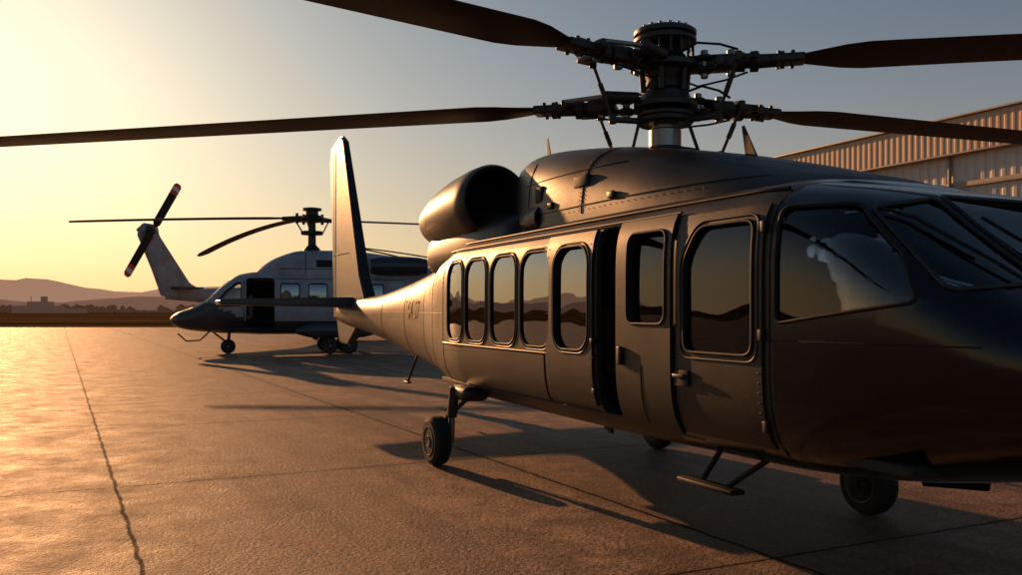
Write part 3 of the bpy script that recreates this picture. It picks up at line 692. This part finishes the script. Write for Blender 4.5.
for k in range(900):
    X=random.uniform(-420,260); Y=random.uniform(520,600); h=random.uniform(1.2,3.6)*(1.2 if noise.noise(Vector((X*.02,0,0)))>0 else .45)
    for a in range(3):
        cx=X+random.uniform(-3,3); cz=h*random.uniform(.4,.9); r=h*random.uniform(.35,.6); b=len(vs)
        for q in range(6):
            th=q*math.pi/3; vs.append((cx+r*math.cos(th)*random.uniform(.8,1.6),Y+r*math.sin(th),cz+random.uniform(-.3,.3)*r))
        vs.append((cx,Y,cz+r)); vs.append((cx,Y,-.2))
        for q in range(6): fs.append((b+q,b+(q+1)%6,b+6)); fs.append((b+q,b+(q+1)%6,b+7))
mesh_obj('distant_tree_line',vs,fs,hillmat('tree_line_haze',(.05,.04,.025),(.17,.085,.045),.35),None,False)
T=bpy.data.objects.new('distant_airport_building',None); link(T)
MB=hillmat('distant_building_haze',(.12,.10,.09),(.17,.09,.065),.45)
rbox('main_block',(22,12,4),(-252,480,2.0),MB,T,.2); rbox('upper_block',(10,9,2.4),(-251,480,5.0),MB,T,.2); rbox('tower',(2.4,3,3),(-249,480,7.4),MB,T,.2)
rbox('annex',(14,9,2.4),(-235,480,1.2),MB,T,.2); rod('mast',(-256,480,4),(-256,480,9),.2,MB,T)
M_wall=paint('corrugated_wall',(.66,.60,.54),.6,.0,0,var=.1,scale=.5,bump=.0,grime=.15); M_fas=paint('corrugated_fascia',(.64,.46,.32),.6,.0,0,var=.1,scale=.5,bump=.0,grime=.15); M_roof=paint('roof_metal',(.3,.25,.2),.5,bump=0)
HG=root('hangar',(13.1,43,0),F1)
def corrugated(name,x0,x1,z0,z1,y,mat,pitch=.38,amp=.07):
    vs=[];fs=[];n=int((x1-x0)/pitch)
    for i in range(n):
        for dx,dy in ((0,0),(.42,0),(.56,1),(.86,1)):
            X=x0+(i+dx)*pitch
            vs.append((X,y-dy*amp,z0)); vs.append((X,y-dy*amp,z1))
    for i in range(len(vs)//2-1): fs.append((2*i,2*i+2,2*i+3,2*i+1))
    return mesh_obj(name,vs,fs,mat,HG,False)
corrugated('wall_upper',0,70,6.6,7.95,.30,M_wall,.42,.02); corrugated('wall_lower',0,70,0,6.4,.36,M_wall,.42,.02)
rbox('wall_girt',(70,.12,.2),(35,.28,6.5),M_roof,HG,.02)
corrugated('roof_fascia',-.6,70,7.7,9.0,-.1,M_fas,.3,.012)
rbox('fascia_soffit',(70.6,.5,.06),(34.7,.12,7.66),M_roof,HG,.01)
rbox('roof_cap',(70.8,.5,.07),(34.7,.0,9.05),M_roof,HG,.01)
mesh_obj('roof',[(-.6,0,9.0),(70,0,9.0),(70,32,12.4),(-.6,32,12.4),(-.6,64,9.0),(70,64,9.0)],[(0,1,2,3),(3,2,5,4)],M_roof,HG,False)
mesh_obj('end_wall',[(0,.3,0),(0,63.7,0),(0,63.7,8.95),(0,32,12.3),(0,.3,8.95)],[(0,1,2,3,4)],M_wall,HG,False)
mesh_obj('end_wall_front',[(70,.3,0),(70,63.7,0),(70,63.7,8.95),(70,32,12.3),(70,.3,8.95)],[(0,1,2,3,4)],M_wall,HG,False)
mesh_obj('side_wall_far',[(0,63.7,0),(70,63.7,0),(70,63.7,8.95),(0,63.7,8.95)],[(0,1,2,3)],M_wall,HG,False)
for X in (8,24,40): 
    rbox('hangar_door',(10,.12,5.4),(X,.20,2.7),M_grey,HG,.02)
    rbox('door_track',(10.6,.2,.2),(X,.15,5.52),M_roof,HG,.02)
for i in range(12): rod('downpipe',(3+i*6,.2,0),(3+i*6,.2,7.6),.07,M_roof,HG)

# ================================================================ LIGHT
w=bpy.data.worlds.new('World'); scene.world=w; w.use_nodes=True; nt=w.node_tree; nt.nodes.clear()
out=nt.nodes.new('ShaderNodeOutputWorld')
sky=nt.nodes.new('ShaderNodeTexSky'); sky.sky_type='NISHITA'; sky.sun_disc=False
sky.sun_elevation=R(SUN_EL); sky.sun_rotation=R(SUN_AZ); sky.air_density=1.0; sky.dust_density=1.2; sky.ozone_density=1.0
S=nd(nt,'ShaderNodeVectorMath',{'operation':'SCALE'},i0=sky.outputs[0]); S.inputs['Scale'].default_value=.060
lum=nd(nt,'ShaderNodeVectorMath',{'operation':'DOT_PRODUCT'},i0=S.outputs[0],i1=(.3,.5,.2))
den=math_(nt,'DIVIDE',1.0,math_(nt,'MULTIPLY_ADD',lum.outputs['Value'],.30,1.0))
S2=nd(nt,'ShaderNodeVectorMath',{'operation':'SCALE'},i0=S.outputs[0]); nt.links.new(den,S2.inputs['Scale'])
S3=nd(nt,'ShaderNodeVectorMath',{'operation':'MULTIPLY'},i0=S2.outputs[0],i1=(.92,1.02,1.10))
g=nd(nt,'ShaderNodeNewGeometry'); sx=nd(nt,'ShaderNodeSeparateXYZ',i0=g.outputs['Incoming'])
elev=math_(nt,'MAXIMUM',math_(nt,'MULTIPLY',sx.outputs[2],-1.0),0.0)
az=R(SUN_AZ); el=R(SUN_EL)
dt=nd(nt,'ShaderNodeVectorMath',{'operation':'DOT_PRODUCT'},i0=g.outputs['Incoming'],i1=(-math.sin(az),-math.cos(az),0))
toward=math_(nt,'MULTIPLY_ADD',dt.outputs['Value'],.5,.5)
hz=math_(nt,'MULTIPLY',math_(nt,'POWER',2.718,math_(nt,'MULTIPLY',elev,-8.5)),math_(nt,'MULTIPLY',toward,.85))
skyc=mixc(nt,hz,S3.outputs[0],(.90,.55,.30))
bg=nd(nt,'ShaderNodeBackground',Color=skyc,Strength=1.0)
nt.links.new(bg.outputs[0],out.inputs[0])
sl=bpy.data.lights.new('sun','SUN'); sl.energy=5; sl.angle=R(.5); sl.color=(1,.46,.18)
so=link(bpy.data.objects.new('sun',sl))
tosun=Vector((math.sin(az)*math.cos(el),math.cos(az)*math.cos(el),math.sin(el)))
so.rotation_euler=(-tosun).to_track_quat('-Z','Y').to_euler(); so.location=tosun*50
cam=bpy.data.cameras.new('camera'); co=link(bpy.data.objects.new('camera',cam))
co.location=(0,0,1.7); co.rotation_euler=(R(90),0,0); cam.sensor_width=36; cam.lens=31.7; cam.shift_y=.022
cam.clip_start=.05; cam.clip_end=20000
scene.camera=co
